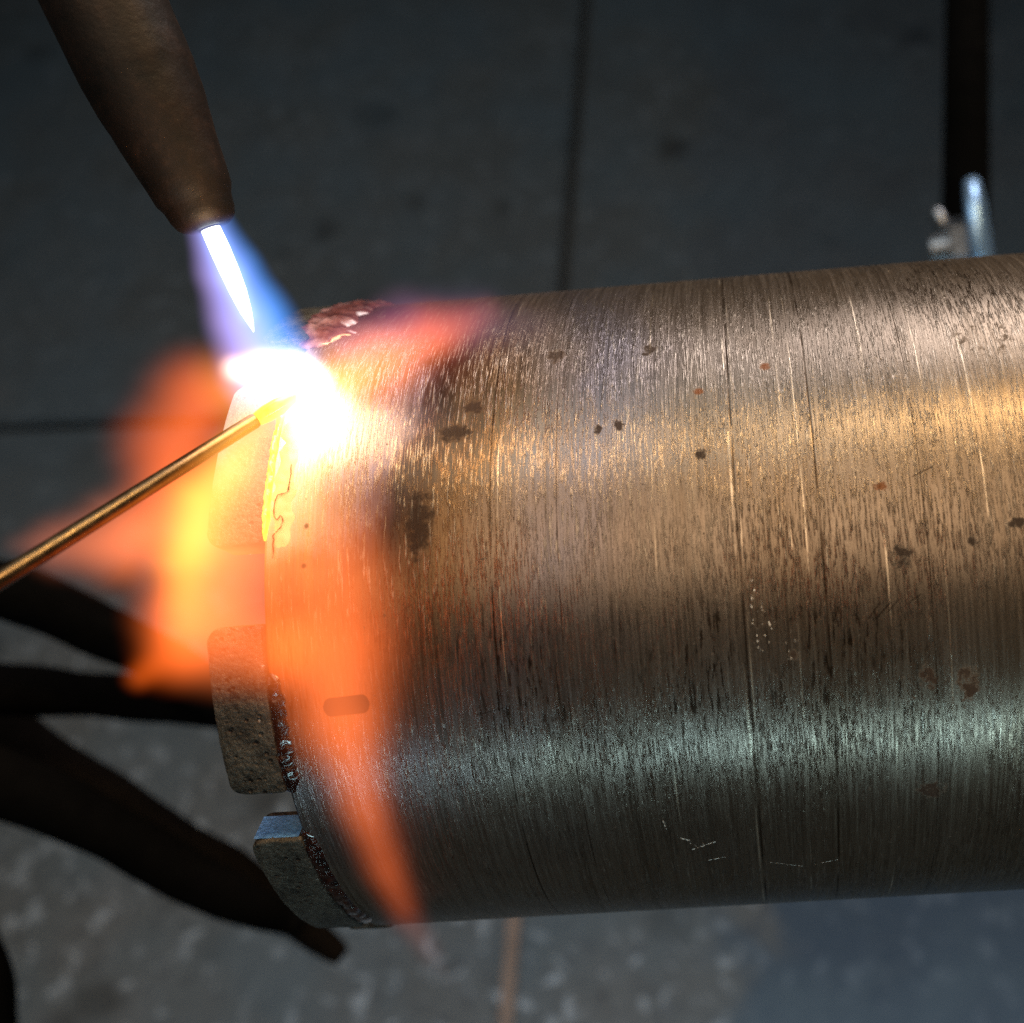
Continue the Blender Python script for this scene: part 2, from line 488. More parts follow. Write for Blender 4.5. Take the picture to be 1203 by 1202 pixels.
    nrm = t.bump(h, 0.55, 0.00006)
    patch = t.rng(t.noise(V(55, 30, 21), 1, 3, 0.6), 0.40, 0.62)
    nrm = t.bump(t.m('MULTIPLY', t.rng(l4, 0.50, 0.68), t.m('ADD', t.m('MULTIPLY', patch, 0.75), 0.25)), 1.0, 0.00011, nrm)
    nrm = t.bump(grain, 0.12, 0.00005, nrm)
    tan = t.n('Tangent', direction_type='RADIAL', axis='X')
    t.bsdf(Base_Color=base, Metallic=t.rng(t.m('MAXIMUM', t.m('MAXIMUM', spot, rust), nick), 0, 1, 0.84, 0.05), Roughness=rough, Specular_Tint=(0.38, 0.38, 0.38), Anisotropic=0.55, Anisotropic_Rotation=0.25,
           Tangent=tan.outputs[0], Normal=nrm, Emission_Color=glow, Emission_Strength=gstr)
    return t.mat


STEEL = barrel_mat()
core_bit = empty('core_bit', (0, 0, H), label='large steel core drill barrel with turning marks, its left end glowing under the torch', cat='drill bit')
bm = bmesh.new()
NT_ = 240
Ri = R - 0.0042
prof = [(S_RIM + 0.0005, Ri), (S_RIM, Ri + 0.0005), (S_RIM, R - 0.0004), (S_RIM + 0.0004, R)]
prof += [(S_RIM + 0.0004 + (S_RIGHT - S_RIM) * k / 24, R) for k in range(1, 25)]
prof += [(S_RIGHT + 0.0006, R - 0.0006), (S_RIGHT + 0.0006, Ri)]
rings = [[bm.verts.new(cyl(s, 2 * math.pi * k / NT_, r)) for k in range(NT_)] for s, r in prof]
for a, b in zip(rings, rings[1:] + rings[:1]):
    for k in range(NT_):
        bm.faces.new((a[k], a[(k + 1) % NT_], b[(k + 1) % NT_], b[k]))
sharp(obj('barrel', bm, STEEL, core_bit))


def segment_mat(name, hot):
    t = NT(name); c = t.obj()
    a = t.noise(c, 1500, 4, 0.65); b = t.noise(c, 260, 4, 0.6)
    vo = t.n('TexVoronoi'); t.put(vo.inputs['Vector'], c); vo.inputs['Scale'].default_value = 900
    pit = t.rng(vo.outputs[0], 0.12, 0.3, 1, 0)
    pit = t.m('MULTIPLY', pit, t.rng(t.noise(c, 420, 2), 0.44, 0.56))
    base = t.ramp(t.m('ADD', t.m('MULTIPLY', a, 0.5), t.m('MULTIPLY', b, 0.5)), [(0.38, (0.022, 0.020, 0.017)), (0.62, (0.11, 0.10, 0.082))])
    base = t.mix(pit, base, (0.012, 0.01, 0.01))
    gl = t.m('MULTIPLY', t.rng(t.sep(vo.outputs[1])[0], 0.972, 0.98), t.rng(vo.outputs[0], 0.14, 0.24, 1, 0))
    base = t.mix(gl, base, (0.75, 0.75, 0.72))
    k = dict(Base_Color=base, Metallic=t.rng(gl, 0, 1, 0.45, 0.0), Roughness=t.rng(gl, 0, 1, 0.5, 0.12),
             Normal=t.bump(t.m('SUBTRACT', t.m('ADD', a, b), pit), 1.0, 0.0004))
    if hot:
        X, Y, Z = t.sep(c); th = t.m('ARCTAN2', t.m('MULTIPLY', Y, -1.0), Z)
        h0 = on_barrel(330, 470)[1]; h1 = on_barrel(300, 650)[1]
        f = t.m('ADD', t.rng(th, h0, h1, 0, 1), t.m('MULTIPLY', t.m('SUBTRACT', b, 0.5), 0.5))
        k['Emission_Color'] = t.ramp(f, [(0.0, (1.0, 0.72, 0.60)), (0.35, (1.0, 0.50, 0.30)), (0.7, (0.9, 0.27, 0.09)), (1.0, (0.7, 0.16, 0.04))])
        k['Emission_Strength'] = t.rng(f, 0, 1, 0.85, 0.40)
    t.bsdf(**k)
    return t.mat


SEG = segment_mat('sintered_metal', False)
SEG_HOT = segment_mat('glowing_sintered_metal', True)


def arc_block(s0, s1, t0, t1, r0, r1):
    """curved block with rounded corners at its free end and worn edges"""
    arc = (t1 - t0) * R; rc, rb, b = 0.0019, 0.0004, 0.00032
    es = [0, 0.00004, 0.00015, 0.0003, 0.0005, 0.0008, 0.0012, 0.0016, 0.002]
    es = es + [0.002 + (arc - 0.004) * k / 22 for k in range(1, 22)] + [arc - e for e in es[::-1]]
    bm = bmesh.new(); rows = []
    rd = lambda e, q: q - math.sqrt(max(0, q * q - (q - e) ** 2)) if e < q else 0.0
    for x in es:
        e = min(x, arc - x); lo = s0 + rd(e, rc); hi = s1 - rd(e, rb); top = r1 - rd(e, b); bb = b
        m = [(lo, r0), (hi, r0), (hi, top - bb), (hi - bb * 0.3, top - bb * 0.3), (hi - bb, top)]
        m += [(hi - bb + (lo + bb * 2 - hi) * k / 5, top) for k in range(1, 5)]
        m += [(lo + bb, top), (lo + bb * 0.3, top - bb * 0.3), (lo, top - bb)]
        rows.append([bm.verts.new(cyl(s_, t0 + x / R, r_)) for s_, r_ in m])
    n = len(rows[0])
    for a, c_ in zip(rows, rows[1:]):
        for k in range(n): bm.faces.new((a[k], a[(k + 1) % n], c_[(k + 1) % n], c_[k]))
    bm.faces.new(rows[0][::-1]); bm.faces.new(rows[-1])
    for v in bm.verts:
        nz = mnoise.noise(v.co * 700) * 0.00010
        v.co += Vector((nz, nz, nz))
    return bm


def bead(name, th0, th1, s_c, w, h, mat, parent, n=60, seed=0.0, rag=0.6, r0=R):
    """a lumpy bead of solidified flux or braze lying along the joint"""
    bm = bmesh.new(); rows = []; m = 10
    for i in range(n + 1):
        f = i / n; th = th0 + (th1 - th0) * f
        e = min(1.0, math.sin(math.pi * min(max(f, 0.004), 0.996)) * 3.0) ** 0.5
        lo = w * e * (1 + rag * mnoise.noise(Vector((f * n * 0.22, seed, 0)))); hi = w * e * (1 + rag * mnoise.noise(Vector((f * n * 0.2, seed, 5))))
        row = []
        for j in range(m + 1):
            u = -1 + 2 * j / m
            s = s_c + (lo if u < 0 else hi) * u
            nz = mnoise.noise(Vector((s * 900, th * 45, seed))) * 0.5 + mnoise.noise(Vector((s * 2200, th * 110, seed))) * 0.3
            hh = h * e * (1 - u * u) ** 0.6 * (0.85 + nz) - 0.00012
            row.append(bm.verts.new(cyl(s, th, r0 + hh)))
        rows.append(row)
    for a, b in zip(rows, rows[1:]):
        for j in range(m): bm.faces.new((a[j], a[j + 1], b[j + 1], b[j]))
    return obj(name, bm, mat, parent)


FLUX = NT('dark_red_flux'); c = FLUX.obj(); a = FLUX.noise(c, 900, 4, 0.6)
FLUX.bsdf(Base_Color=FLUX.ramp(a, [(0.35, (0.006, 0.003, 0.003)), (0.6, (0.030, 0.008, 0.005)), (0.8, (0.10, 0.03, 0.018))]), Roughness=0.12,
          Coat_Weight=1.0, Coat_Roughness=0.05, Normal=FLUX.bump(a, 0.8, 0.0006)); FLUX = FLUX.mat
PINK = NT('pale_pink_flux'); c = PINK.obj(); a = PINK.noise(c, 320, 3, 0.55)
PINK.bsdf(Base_Color=PINK.ramp(a, [(0.32, (0.07, 0.02, 0.02)), (0.5, (0.17, 0.07, 0.075)), (0.7, (0.34, 0.20, 0.22))]), Roughness=0.15,
          Coat_Weight=1.0, Coat_Roughness=0.05, Normal=PINK.bump(a, 0.5, 0.0006)); PINK = PINK.mat
MOLTEN = NT('molten_braze'); c = MOLTEN.obj(); a = MOLTEN.noise(c, 700, 3, 0.6)
MOLTEN.bsdf(Base_Color=(0.8, 0.5, 0.12), Metallic=0.8, Roughness=0.2, Emission_Color=MOLTEN.ramp(a, [(0.35, (1.0, 0.62, 0.03)), (0.65, (1.0, 0.88, 0.10))]), Emission_Strength=1.35); MOLTEN = MOLTEN.mat
PALEB = NT('hot_flux'); c = PALEB.obj(); a = PALEB.noise(c, 500, 3, 0.6)
PALEB.bsdf(Base_Color=(0.7, 0.5, 0.25), Roughness=0.25, Emission_Color=PALEB.ramp(a, [(0.3, (1.0, 0.55, 0.14)), (0.7, (1.0, 0.66, 0.26))]), Emission_Strength=0.32); PALEB = PALEB.mat

ANG = lambda x, y: on_barrel(x, y)[1]
spans = {'A': (ANG(262, 458), ANG(300, 641)), 'B': (ANG(300, 735), ANG(300, 931)), 'C': (ANG(360, 982), ANG(360, 982) + RAD(31))}
print({k: (math.degrees(a), math.degrees(b)) for k, (a, b) in spans.items()})
pitch = spans['B'][0] - spans['A'][0]
spans['Z'] = (spans['A'][0] - RAD(44.5), spans['A'][0] - RAD(12))
spans['D'] = (spans['C'][1] + RAD(13), spans['C'][1] + RAD(45))
spans['E'] = (spans['D'][1] + RAD(13), spans['D'][1] + RAD(45))
spans['Y'] = (spans['Z'][0] - RAD(45), spans['Z'][0] - RAD(13))
for key, (t0, t1) in spans.items():
    hot = key == 'A'
    s = sharp(obj('segment', arc_block(S_TIP, S_RIM - 0.0001, t0, t1, Ri - 0.0003, R + 0.0006), SEG_HOT if hot else SEG, core_bit), 35)
    if hot: s['label'] = 'glowing cutting segment under the flame'
    if key in 'BCDEY':
        bead('flux_bead', t0 + 0.12 if key == 'B' else t0 - 0.02, t1 + 0.01, S_RIM + 0.0004, 0.0014, 0.0006, FLUX, s, seed=ord(key) * 1.7, rag=0.35)
    if hot:
        bead('molten_braze', t0 + 0.02, t1 - 0.01, S_RIM + 0.0001, 0.00055, 0.0008, MOLTEN, s, seed=3.1, rag=0.3)
        bead('hot_flux', t0 + 0.1, t1 + 0.02, S_RIM + 0.0022, 0.0014, 0.0003, PALEB, s, seed=8.3, rag=0.7)
    if key == 'Z':
        o_ = bead('flux_crust', t0 - 0.2, t1 + 0.04, S_RIM + 0.0012, 0.0044, 0.0012, PINK, s, seed=12.2, rag=0.5, n=80)
SKY_TINT = simple('sky_tinted_steel', (0.12, 0.34, 0.85), 0.4, 0.4, nscale=1400, var=0.35, bump=0.6)  # blue sky reflection put into the colour of the end face
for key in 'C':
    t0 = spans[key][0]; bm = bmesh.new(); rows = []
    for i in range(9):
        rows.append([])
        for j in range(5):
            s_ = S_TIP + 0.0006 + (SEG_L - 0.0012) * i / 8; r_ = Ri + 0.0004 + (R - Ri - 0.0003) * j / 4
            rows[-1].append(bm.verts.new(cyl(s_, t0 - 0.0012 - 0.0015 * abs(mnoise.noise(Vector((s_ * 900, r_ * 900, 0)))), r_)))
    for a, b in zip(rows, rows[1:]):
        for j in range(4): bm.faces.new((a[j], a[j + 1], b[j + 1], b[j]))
    obj('end_face', bm, SKY_TINT, core_bit)
bm = bmesh.new()
pl = spline([(343, 545), (339, 575), (325, 584), (323, 610), (330, 606), (331, 616), (326, 624), (321, 630), (320, 656)], 5)
rnd = random.Random(4)
tube(bm, [on_barrel(x + rnd.uniform(-1.3, 1.3), y, R + 0.00030)[2] - Vector((0, 0, H)) for x, y in pl], [0.00003 + 0.00007 * rnd.random() for _ in pl], n=6)
obj('flux_edge', bm, simple('burnt_flux', (0.10, 0.035, 0.01), 0.6), core_bit)
# slot-shaped burnt mark on the barrel
s0, a0, _ = on_barrel(380, 832); s1, a1, _ = on_barrel(434, 826)
MARK = simple('burnt_slot', (0.022, 0.008, 0.005), 0.85, 0.0, nscale=900)
bm = bmesh.new(); rows = []
for i in range(25):
    f = i / 24; s = s0 + (s1 - s0) * f; ac = a0 + (a1 - a0) * f
    e = min(f, 1 - f) * (s1 - s0); w = 0.0012 * math.sqrt(max(0.03, 1 - max(0, 1 - e / 0.0009) ** 2))
    rows.append([bm.verts.new(cyl(s, ac + u * w / R, R + 0.00005)) for u in (-1, -0.5, 0, 0.5, 1)])
for a, b in zip(rows, rows[1:]):
    for j in range(4): bm.faces.new((a[j], a[j + 1], b[j + 1], b[j]))
obj('burnt_mark', bm, MARK, core_bit)

# ------------------------------------------------------------------ torch
COPPER = NT('sooty_copper'); c = COPPER.obj(); a = COPPER.noise(c, 420, 5, 0.65); b = COPPER.noise(c, 70, 4, 0.6)
COPPER.bsdf(Base_Color=COPPER.ramp(COPPER.m('ADD', COPPER.m('MULTIPLY', a, 0.5), COPPER.m('MULTIPLY', b, 0.5)),
            [(0.36, (0.003, 0.0022, 0.002)), (0.54, (0.013, 0.007, 0.005)), (0.76, (0.05, 0.027, 0.018))]),
            Metallic=0.25, Roughness=0.55, Normal=COPPER.bump(a, 0.35, 0.0004)); COPPER = COPPER.mat
BLACK = simple('soot', (0.012, 0.010, 0.009), 0.8, nscale=500)
TD = 0.150
tip_c = P(246, 268, TD); mid_c = P(172, 108, TD - 0.004); top_c = P(118, -10, TD - 0.007)
px_m = TD / F
torch = empty('gas_torch', tip_c, label='sooty copper torch nozzle coming down from the upper left with the flame leaving its tip', cat='torch')
ax = (tip_c - mid_c).normalized()


def along(f): return tip_c - ax * f


bm = bmesh.new()
L = (tip_c - mid_c).length
rr = [(-0.0001, 6), (0.0, 24), (0.0003, 29), (0.0008, 33.5), (0.0018, 37), (0.0035, 39.5), (L * 0.25, 44), (L * 0.6, 52), (L * 0.85, 58)]
td = (top_c - mid_c).normalized(); ek = along(L * 0.96)
pts = [along(f) for f, _ in rr] + [ek + (td - ax) * 0.0004, ek + td * 0.004, ek + td * 0.012, ek + td * 0.03, ek + td * 0.07]
tube(bm, pts, [r * px_m for r in [r for _, r in rr] + [60.5, 63, 64, 65.5, 66]], n=48)
bmesh.ops.subdivide_edges(bm, edges=[e for e in bm.edges if e.calc_length() > 0.0015], cuts=3, use_grid_fill=True)
for v in bm.verts: v.co += Vector.Fill(3, 1).normalized() * (mnoise.noise(v.co * 500) * 0.00012 + mnoise.noise(v.co * 180) * 0.00010); v.co -= tip_c
obj('nozzle', bm, COPPER, torch)
bm = bmesh.new()
tube(bm, [along(-0.00016), along(0.001)], [13 * px_m, 13 * px_m], n=24)
for v in bm.verts: v.co -= tip_c
obj('gas_orifice', bm, BLACK, torch)

# ------------------------------------------------------------------ brazing rod
BRASS = NT('brass_rod_metal'); c = BRASS.obj(); a = BRASS.noise(c, 600, 4, 0.6); b = BRASS.noise(c, 90, 3, 0.6)
BRASS.bsdf(Base_Color=BRASS.ramp(b, [(0.35, (0.06, 0.032, 0.018)), (0.6, (0.14, 0.10, 0.055))]), Metallic=0.9, Roughness=BRASS.rng(a, 0.3, 0.7, 0.2, 0.42),
           Normal=BRASS.bump(a, 0.25, 0.0002)); BRASS = BRASS.mat
rt = on_barrel(318, 486)[2] + HN * 0.0012
dt = -(M3.transposed() @ (rt - CAM)).z
r_end = P(303, 492, dt - 0.0012)
r_far = P(-8, 686, 0.118); r_out = r_far + (r_far - r_end) * 2.2
rod = empty('brazing_rod', r_end, label='thin brass brazing rod reaching in from the left edge, its tip melting at the joint', cat='rod')
bm = bmesh.new()
tube(bm, [r_out - r_end, r_far - r_end, (r_far - r_end) * 0.5, (r_far - r_end) * 0.02, Vector((0, 0, 0))],
     [0.00108, 0.00105, 0.00102, 0.0010, 0.0008], n=24)
obj('wire', bm, BRASS, rod)
bm = bmesh.new()
q1 = P(344, 467, dt - 0.0016) - r_end; q2 = P(322, 500, dt + 0.0004) - r_end
tube(bm, [(r_far - r_end) * 0.004, q1 * 0.25, q1 * 0.6, q1, q1 * 1.1], [0.0009, 0.00115, 0.0012, 0.0008, 0.0002], n=20)
obj('melting_tip', bm, MOLTEN, rod)

# ------------------------------------------------------------------ black cables lower left, stand at the right
RUBBER = simple('black_rubber', (0.0025, 0.0024, 0.0024), 0.95, nscale=200, bump=0.2, Specular_IOR_Level=0.0)
BROWNB = simple('dark_sleeve', (0.005, 0.004, 0.0034), 0.95, nscale=160, bump=0.4, Specular_IOR_Level=0.0)


def cable(name, pts, mat, label, cat, group=None):
    sp = spline(pts, 6)
    w = [P(x, y, d) for x, y, d, r in sp]
    bm = bmesh.new(); o = w[0]
    tube(bm, [q - o for q in w], [r * d / F * (1 + 0.05 * mnoise.noise(Vector((i * 0.33, len(label), 0)))) for i, (x, y, d, r) in enumerate(sp)], n=20)
    for v in bm.verts: v.co += Vector((1, 1, 1)) * 0.0008 * mnoise.noise(v.co * 60)
    ob = obj(name, bm, mat, None, loc=o)
    tag(ob, label, cat, group)
    return ob


cable('hose', [(-180, 640, 0.30, 36), (0, 692, 0.31, 33), (90, 727, 0.32, 33), (180, 772, 0.33, 30), (300, 840, 0.34, 30), (450, 880, 0.40, 27), (620, 860, 0.50, 22), (760, 800, 0.60, 18)], RUBBER,
      'upper black hose on the left, passing just under the brass rod', 'hose')
cable('hose', [(-180, 806, 0.33, 36), (0, 810, 0.33, 32), (120, 818, 0.34, 27), (250, 828, 0.35, 27), (430, 832, 0.39, 26), (600, 800, 0.48, 21), (740, 740, 0.58, 18)], RUBBER,
      'nearly level black hose running behind the middle cutting segment', 'hose')
cable('hose', [(-160, 745, 0.345, 40), (0, 862, 0.35, 36), (110, 930, 0.355, 32), (200, 984, 0.365, 28), (283, 1032, 0.375, 25), (345, 1080, 0.385, 19), (388, 1113, 0.39, 15), (402, 1124, 0.39, 11)], BROWNB,
      'thick dark brown sleeve slanting down to a narrow end at the lower left', 'hose')
cable('hose', [(-160, 850, 0.30, 46), (0, 918, 0.31, 39), (110, 968, 0.32, 33), (200, 1020, 0.33, 30), (283, 1060, 0.34, 26), (330, 1080, 0.35, 18), (350, 1092, 0.35, 12)], RUBBER,
      'thick black lumpy hose lying in front of the brown sleeve, lowest of the slanting ones', 'hose')
cable('hose', [(-60, 1080, 0.32, 34), (-22, 1150, 0.32, 32), (-12, 1210, 0.32, 30), (-10, 1300, 0.32, 30)], RUBBER,
      'black hose just showing in the bottom left corner', 'hose')

POST = simple('black_paint', (0.003, 0.003, 0.003), 0.9, nscale=120, Specular_IOR_Level=0.0)
SHINY = simple('blue_sheen_zinc', (0.30, 0.52, 0.86), 0.35, 0.7, nscale=300, var=0.1, bump=0.3)  # blue reflection on the washer put into its base colour
D_ = 0.42
b0 = P(1137, -120, D_ + 0.05); b1 = P(1133, 420, D_ - 0.03)
post = empty('stand_post', b1, label='black square steel post standing behind the barrel at the upper right', cat='post')
pd = (b0 - b1); zt = pd.normalized(); xt = Vector((1, 0, 0)); xt = (xt - zt * xt.dot(zt)).normalized(); yt = zt.cross(xt)
hw = 25.0 * D_ / F


def box_bm(c0, c1, hx, hy, bev):
    bm = bmesh.new(); bmesh.ops.create_cube(bm, size=1)
    for v in bm.verts:
        base = c0 if v.co.z < 0 else c1
        v.co = base + xt * (hx if v.co.x > 0 else -hx) + yt * (hy if v.co.y > 0 else -hy)
    bmesh.ops.bevel(bm, geom=bm.edges[:], offset=bev, segments=3, affect='EDGES')
    return bm


obj('post_tube', box_bm(Vector((0, 0, 0)), pd, hw, hw, 0.002), POST, post)
obj('foot_plate', box_bm(Vector((0, 0, 0)) - zt * 0.006, Vector((0, 0, 0)) - zt * 0.0001, hw * 1.6, hw * 1.6, 0.001), POST, post)

DC = 0.36
cl = P(1140, 290, DC)
clamp = empty('clamp_bolt', cl, label='shiny zinc clamp bolt with a round washer peeking over the barrel at the right', cat='bolt')
kx = DC / F
dax = (M3 @ Vector((1.0, 0.12, 0.34))).normalized()           # the bolt's own axis
du = (M3 @ Vector((0, 1, 0))); du = (du - dax * du.dot(dax)).normalized(); dv = dax.cross(du)
cw = P(1150, 286, DC) - cl


def lathe(prof, c, n=40, hexa=None):
    bm = bmesh.new(); rs = []
    for f, r in prof:
        rs.append([bm.verts.new(c + dax * f + (du * math.cos(2 * math.pi * k / n) + dv * math.sin(2 * math.pi * k / n)) * r) for k in range(n)])
    for a, b in zip(rs, rs[1:]):
        for k in range(n): bm.faces.new((a[k], a[(k + 1) % n], b[(k + 1) % n], b[k]))
    bm.faces.new(rs[0][::-1]); bm.faces.new(rs[-1])
    return bm


sharp(obj('washer', lathe([(-8 * kx, 66 * kx), (-7 * kx, 73 * kx), (-2 * kx, 76 * kx), (5 * kx, 76 * kx), (10 * kx, 72 * kx), (12 * kx, 60 * kx)], cw), SHINY, clamp), 60)
DULL = simple('dull_zinc', (0.22, 0.24, 0.27), 0.3, 0.8, nscale=300, var=0.4)
obj('nut', lathe([(-32 * kx, 26 * kx), (-30 * kx, 34 * kx), (-8 * kx, 36 * kx), (-8.2 * kx, 34 * kx)], cw, 6), DULL, clamp, smooth=False)
th_ = []
for i in range(8): th_ += [(-54 * kx + i * 3 * kx, 20 * kx), (-52.5 * kx + i * 3 * kx, 17 * kx)]
obj('threaded_shank', lathe(th_, cw, 24), DULL, clamp)
bm = bmesh.new()
for sgn in (-1, 1):
    tube(bm, [cw - dax * 30 * kx + du * sgn * 18 * kx, cw - dax * 40 * kx + du * sgn * 34 * kx, cw - dax * 44 * kx + du * sgn * 46 * kx, cw - dax * 44 * kx + du * sgn * 52 * kx],
         [9 * kx, 9 * kx, 8 * kx, 3 * kx], n=14)
obj('wing', bm, DULL, clamp)

# ------------------------------------------------------------------ flame
flame = empty('torch_flame', tip_c, label='blue torch flame turning white and orange where it washes over the barrel end', cat='flame')


def flame_part(name, pts, stops, radiance, power=1.5, nz=0.5, nscale=90.0, side=None, seed=0.0, step=0.8):
    """A plume of burning gas.  pts: (pixel x, pixel y, depth, radius in px).  The emission falls off from the
    plume's own centre line; stops is the colour along its length 0..1."""
    W_ = [(P(x, y, d) - tip_c, r * d / F) for x, y, d, r in pts]
    t = NT(name + '_gas'); c0 = t.obj()
    nv = t.noise(t.v('ADD', c0, (seed, seed * 0.7, 0)), nscale, 2, 0.55, out=1)
    rm = sum(r for _, r in W_) / len(W_)
    c = t.v('ADD', c0, t.v('SCALE', t.v('SUBTRACT', nv, (0.5, 0.5, 0.5)), nz * rm)) if nz > 0 else c0
    val = None; tot = len(W_) - 1; par = None
    G_ = 1.22 if power > 0.72 else 1.0
    W_ = [(a, r * G_) for a, r in W_]
    for i, ((a, ra), (b, rb)) in enumerate(zip(W_, W_[1:])):
        ba = b - a
        pa = t.v('SUBTRACT', c, tuple(a))
        h = t.m('DIVIDE', t.v('DOT_PRODUCT', pa, tuple(ba), out=1), ba.length_squared, clamp=True)
        dv_ = t.v('SUBTRACT', pa, t.v('SCALE', tuple(ba), h))
        dd = t.m('DIVIDE', t.v('LENGTH', dv_, out=1), t.m('MULTIPLY_ADD', h, rb - ra, ra))
        pr = t.m('DIVIDE', t.m('ADD', h, float(i)), float(tot))
        if val is None: val, par = dd, pr
        else:
            lt = t.m('LESS_THAN', dd, val)
            par = t.m('ADD', t.m('MULTIPLY', pr, lt), t.m('MULTIPLY', par, t.m('SUBTRACT', 1.0, lt)))
            val = t.m('SMOOTH_MIN', val, dd, 0.25)
    fall = t.m('POWER', t.rng(val, 1.0, 0.0, 0.0, 1.0, True), power)
    col = t.ramp(par, stops)
    if side is not None:
        lc, rc, wdt = side
        ln = t.v('DOT_PRODUCT', t.v('SUBTRACT', c0, tuple(W_[0][0])), tuple(wdt[0]), out=1)
        col = t.mix(t.rng(ln, -wdt[1], wdt[1]), lc, rc)
    # column through the middle has length ~2r; the profile's mean over it is 1/(power+1)
    k = radiance * (power + 1) / (2.0 * rm)
    em = t.n('Emission'); t.put(em.inputs[0], col); t.put(em.inputs[1], t.m('MULTIPLY', fall, k))
    t.t.links.new(em.outputs[0], t.out.inputs['Volume'])
    t.mat.cycles.volume_step_rate = step
    sp = spline([(*w, r) for w, r in W_], 4)
    # round the ends off so the gas is wholly inside its skin
    v0 = Vector(sp[0][:3]); d0 = (v0 - Vector(sp[1][:3])).normalized(); r0 = sp[0][3]
    v1 = Vector(sp[-1][:3]); d1 = (v1 - Vector(sp[-2][:3])).normalized(); r1 = sp[-1][3]
    g = 1.04 + nz * 0.25
    pp = [v0 + d0 * r0 * g, v0 + d0 * r0 * 0.9 * g, v0 + d0 * r0 * 0.6 * g] + [Vector(s_[:3]) for s_ in sp] + [v1 + d1 * r1 * 0.6 * g, v1 + d1 * r1 * 0.9 * g, v1 + d1 * r1 * g]
    rr_ = [r0 * 0.1 * g, r0 * 0.5 * g, r0 * 0.85 * g] + [s_[3] * g for s_ in sp] + [r1 * 0.85 * g, r1 * 0.5 * g, r1 * 0.1 * g]
    bm = bmesh.new(); tube(bm, pp, rr_, n=20)
    hull = bmesh.ops.convex_hull(bm, input=bm.verts[:], use_existing_faces=False)
    keep = set(hull['geom']); bmesh.ops.delete(bm, geom=[f for f in bm.faces if f not in keep], context='FACES_ONLY')
    bmesh.ops.delete(bm, geom=[e for e in bm.edges if not e.link_faces], context='EDGES')
    bmesh.ops.delete(bm, geom=[v for v in bm.verts if not v.link_faces], context='VERTS')
    o = obj(name, bm, t.mat, flame)
    return o


def SD(x, y, up=0.004):
    return sdepth(x, y) - up


right_w = (M3 @ Vector((0.91, 0.40, 0))).normalized()
dC = SD(335, 440, 0.003)
# inner cone
CONE = NT('inner_cone_gas'); e = CONE.n('Emission'); e.inputs[0].default_value = (0.80, 0.92, 1, 1); e.inputs[1].default_value = 4.0
CONE.t.links.new(e.outputs[0], CONE.out.inputs['Surface']); CONE = CONE.mat
bm = bmesh.new()
pz = [(243, 259, 9), (247, 268, 11), (258, 292, 11.5), (269, 317, 11), (280, 343, 9.5), (289, 366, 6.5), (295, 381, 3), (298, 390, 0.4)]
tube(bm, [P(x, y, TD + (dC - TD) * (y - 262) / 180) - tip_c for x, y, r in pz], [r * px_m for _, _, r in pz], n=24)
obj('inner_cone', bm, CONE, flame)
flame_part('cone_glow', [(250, 275, TD, 20), (272, 325, TD + (dC - TD) * .35, 23), (291, 370, TD + (dC - TD) * .6, 17)],
           [(0, (0.25, 0.5, 1.0)), (1, (0.3, 0.5, 1.0))], 0.5, power=1.6, nz=0.05, seed=21)
b0_ = P(300, 415, TD + (dC - TD) * 0.9)
flame_part('blue_envelope', [(246, 264, TD, 27), (269, 318, TD + (dC - TD) * .3, 38), (293, 375, TD + (dC - TD) * .65, 48), (320, 435, dC, 57), (332, 462, dC, 52)],
           [(0, (0.1, 0.25, 0.7)), (1, (0.1, 0.25, 0.7))], 1.45, power=0.95, nz=0.12,
           side=((0.46, 0.32, 0.78), (0.08, 0.32, 0.98), (right_w, 0.004)), step=0.8)
ORANGE = (0.85, 0.135, 0.020); DEEP = (0.75, 0.10, 0.008); YEL = (1.0, 0.46, 0.05); SAL = (0.95, 0.19, 0.05)
flame_part('white_plume', [(278, 434, dC, 22), (312, 436, dC, 30), (345, 438, dC, 34), (372, 448, SD(372, 448, .003), 26)],
           [(0, (1, 0.62, 0.42)), (0.35, (1, 0.88, 0.92)), (1, (1, 0.85, 0.7))], 1.9, power=1.3, nz=0.25, seed=1)
flame_part('white_plume', [(335, 452, SD(335, 452, .003), 40), (365, 475, SD(365, 475, .003), 48), (378, 505, SD(378, 505, .003), 44), (362, 540, SD(362, 540, .002), 28)],
           [(0, (1, 0.88, 0.9)), (0.5, (1, 0.88, 0.78)), (1, (1, 0.65, 0.3))], 1.05, power=1.5, nz=0.4, seed=11)
flame_part('orange_plume', [(300, 450, dC, 55), (238, 470, dC + .002, 72), (208, 530, dC + .003, 78), (215, 610, dC, 70)],
           [(0, YEL), (0.3, ORANGE), (1, DEEP)], 0.72, power=1.8, nz=0.18, seed=2)
flame_part('orange_plume', [(280, 560, SD(290, 560, .004), 56), (225, 610, SD(300, 600, .0), 84), (150, 634, .137, 72), (70, 642, .135, 48), (20, 640, .135, 24)],
           [(0, ORANGE), (0.45, SAL), (0.75, (0.42, 0.10, 0.045)), (1, (0.12, 0.035, 0.02))], 0.72, power=1.8, nz=0.2, seed=3)
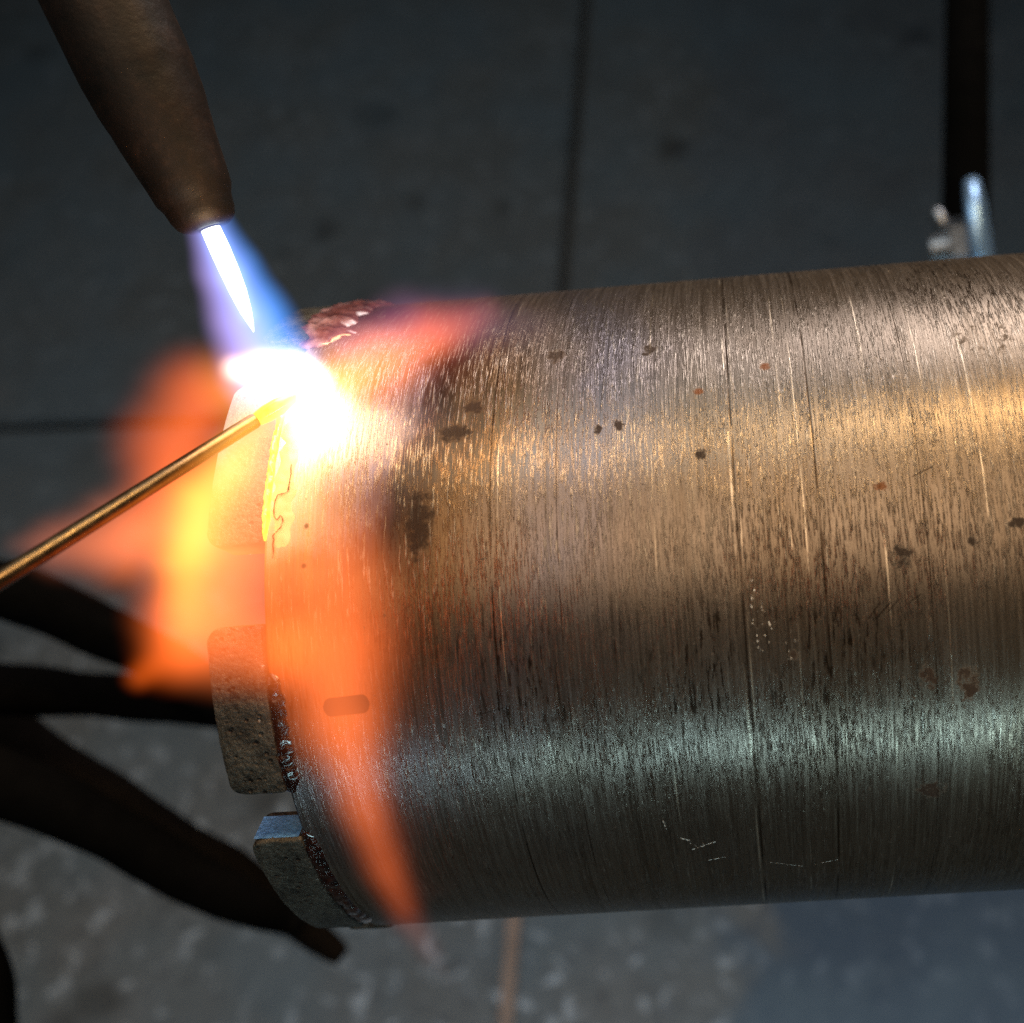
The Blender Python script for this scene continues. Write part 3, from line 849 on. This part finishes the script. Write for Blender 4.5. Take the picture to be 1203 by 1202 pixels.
flame_part('yellow_plume', [(300, 500, SD(300, 520, .006), 36), (240, 590, .134, 46), (218, 660, .134, 46), (214, 730, .134, 40)],
           [(0, YEL), (0.6, (1.0, 0.40, 0.03)), (1, ORANGE)], 0.75, power=1.7, nz=0.25, seed=4)
flame_part('orange_plume', [(245, 650, .135, 64), (225, 720, .136, 74), (210, 765, .137, 56), (165, 795, .137, 26)],
           [(0, ORANGE), (1, DEEP)], 0.75, power=1.6, nz=0.18, seed=5)
flame_part('salmon_plume', [(295, 560, SD(300, 560), 56), (280, 650, SD(285, 650, .003), 80), (262, 732, SD(275, 732, .003), 84), (322, 762, SD(330, 765, .004), 64)],
           [(0, (0.6, 0.2, 0.08)), (0.4, SAL), (1, ORANGE)], 0.95, power=1.2, nz=0.15, seed=6)
flame_part('orange_plume', [(385, 600, SD(385, 600), 80), (388, 680, SD(388, 680), 104), (390, 760, SD(390, 760), 98), (404, 850, SD(404, 850), 72), (425, 940, SD(425, 940), 46), (450, 1010, SD(450, 1010), 38), (478, 1075, SD(470, 1070), 30), (510, 1125, SD(470, 1078), 22), (526, 1150, SD(470, 1078), 12)],
           [(0, (0.2, 0.05, 0.012)), (0.2, (0.62, 0.12, 0.03)), (0.36, (0.95, 0.175, 0.04)), (0.48, (0.85, 0.155, 0.036)), (0.62, (0.46, 0.075, 0.016)), (0.76, (0.17, 0.026, 0.007)), (0.88, (0.04, 0.009, 0.005)), (1, (0.015, 0.005, 0.004))], 0.50, power=1.9, nz=0.1, seed=7)
flame_part('orange_plume', [(392, 455, SD(390, 455), 44), (450, 425, SD(450, 425, .005), 54), (510, 397, SD(510, 397, .005), 46), (570, 368, SD(570, 372, .006), 28)],
           [(0, YEL), (0.3, (1.0, 0.24, 0.035)), (0.65, (0.75, 0.13, 0.03)), (1, (0.18, 0.045, 0.04))], 0.85, power=1.4, nz=0.2, seed=8)
flame_part('violet_fringe', [(410, 410, SD(410, 410, .006), 40), (480, 385, SD(480, 385, .007), 52), (560, 385, SD(560, 385, .007), 52), (630, 385, SD(630, 385, .006), 36)],
           [(0, (0.3, 0.1, 0.2)), (0.5, (0.07, 0.035, 0.075)), (1, (0.035, 0.025, 0.04))], 0.8, power=1.3, nz=0.3, seed=9)
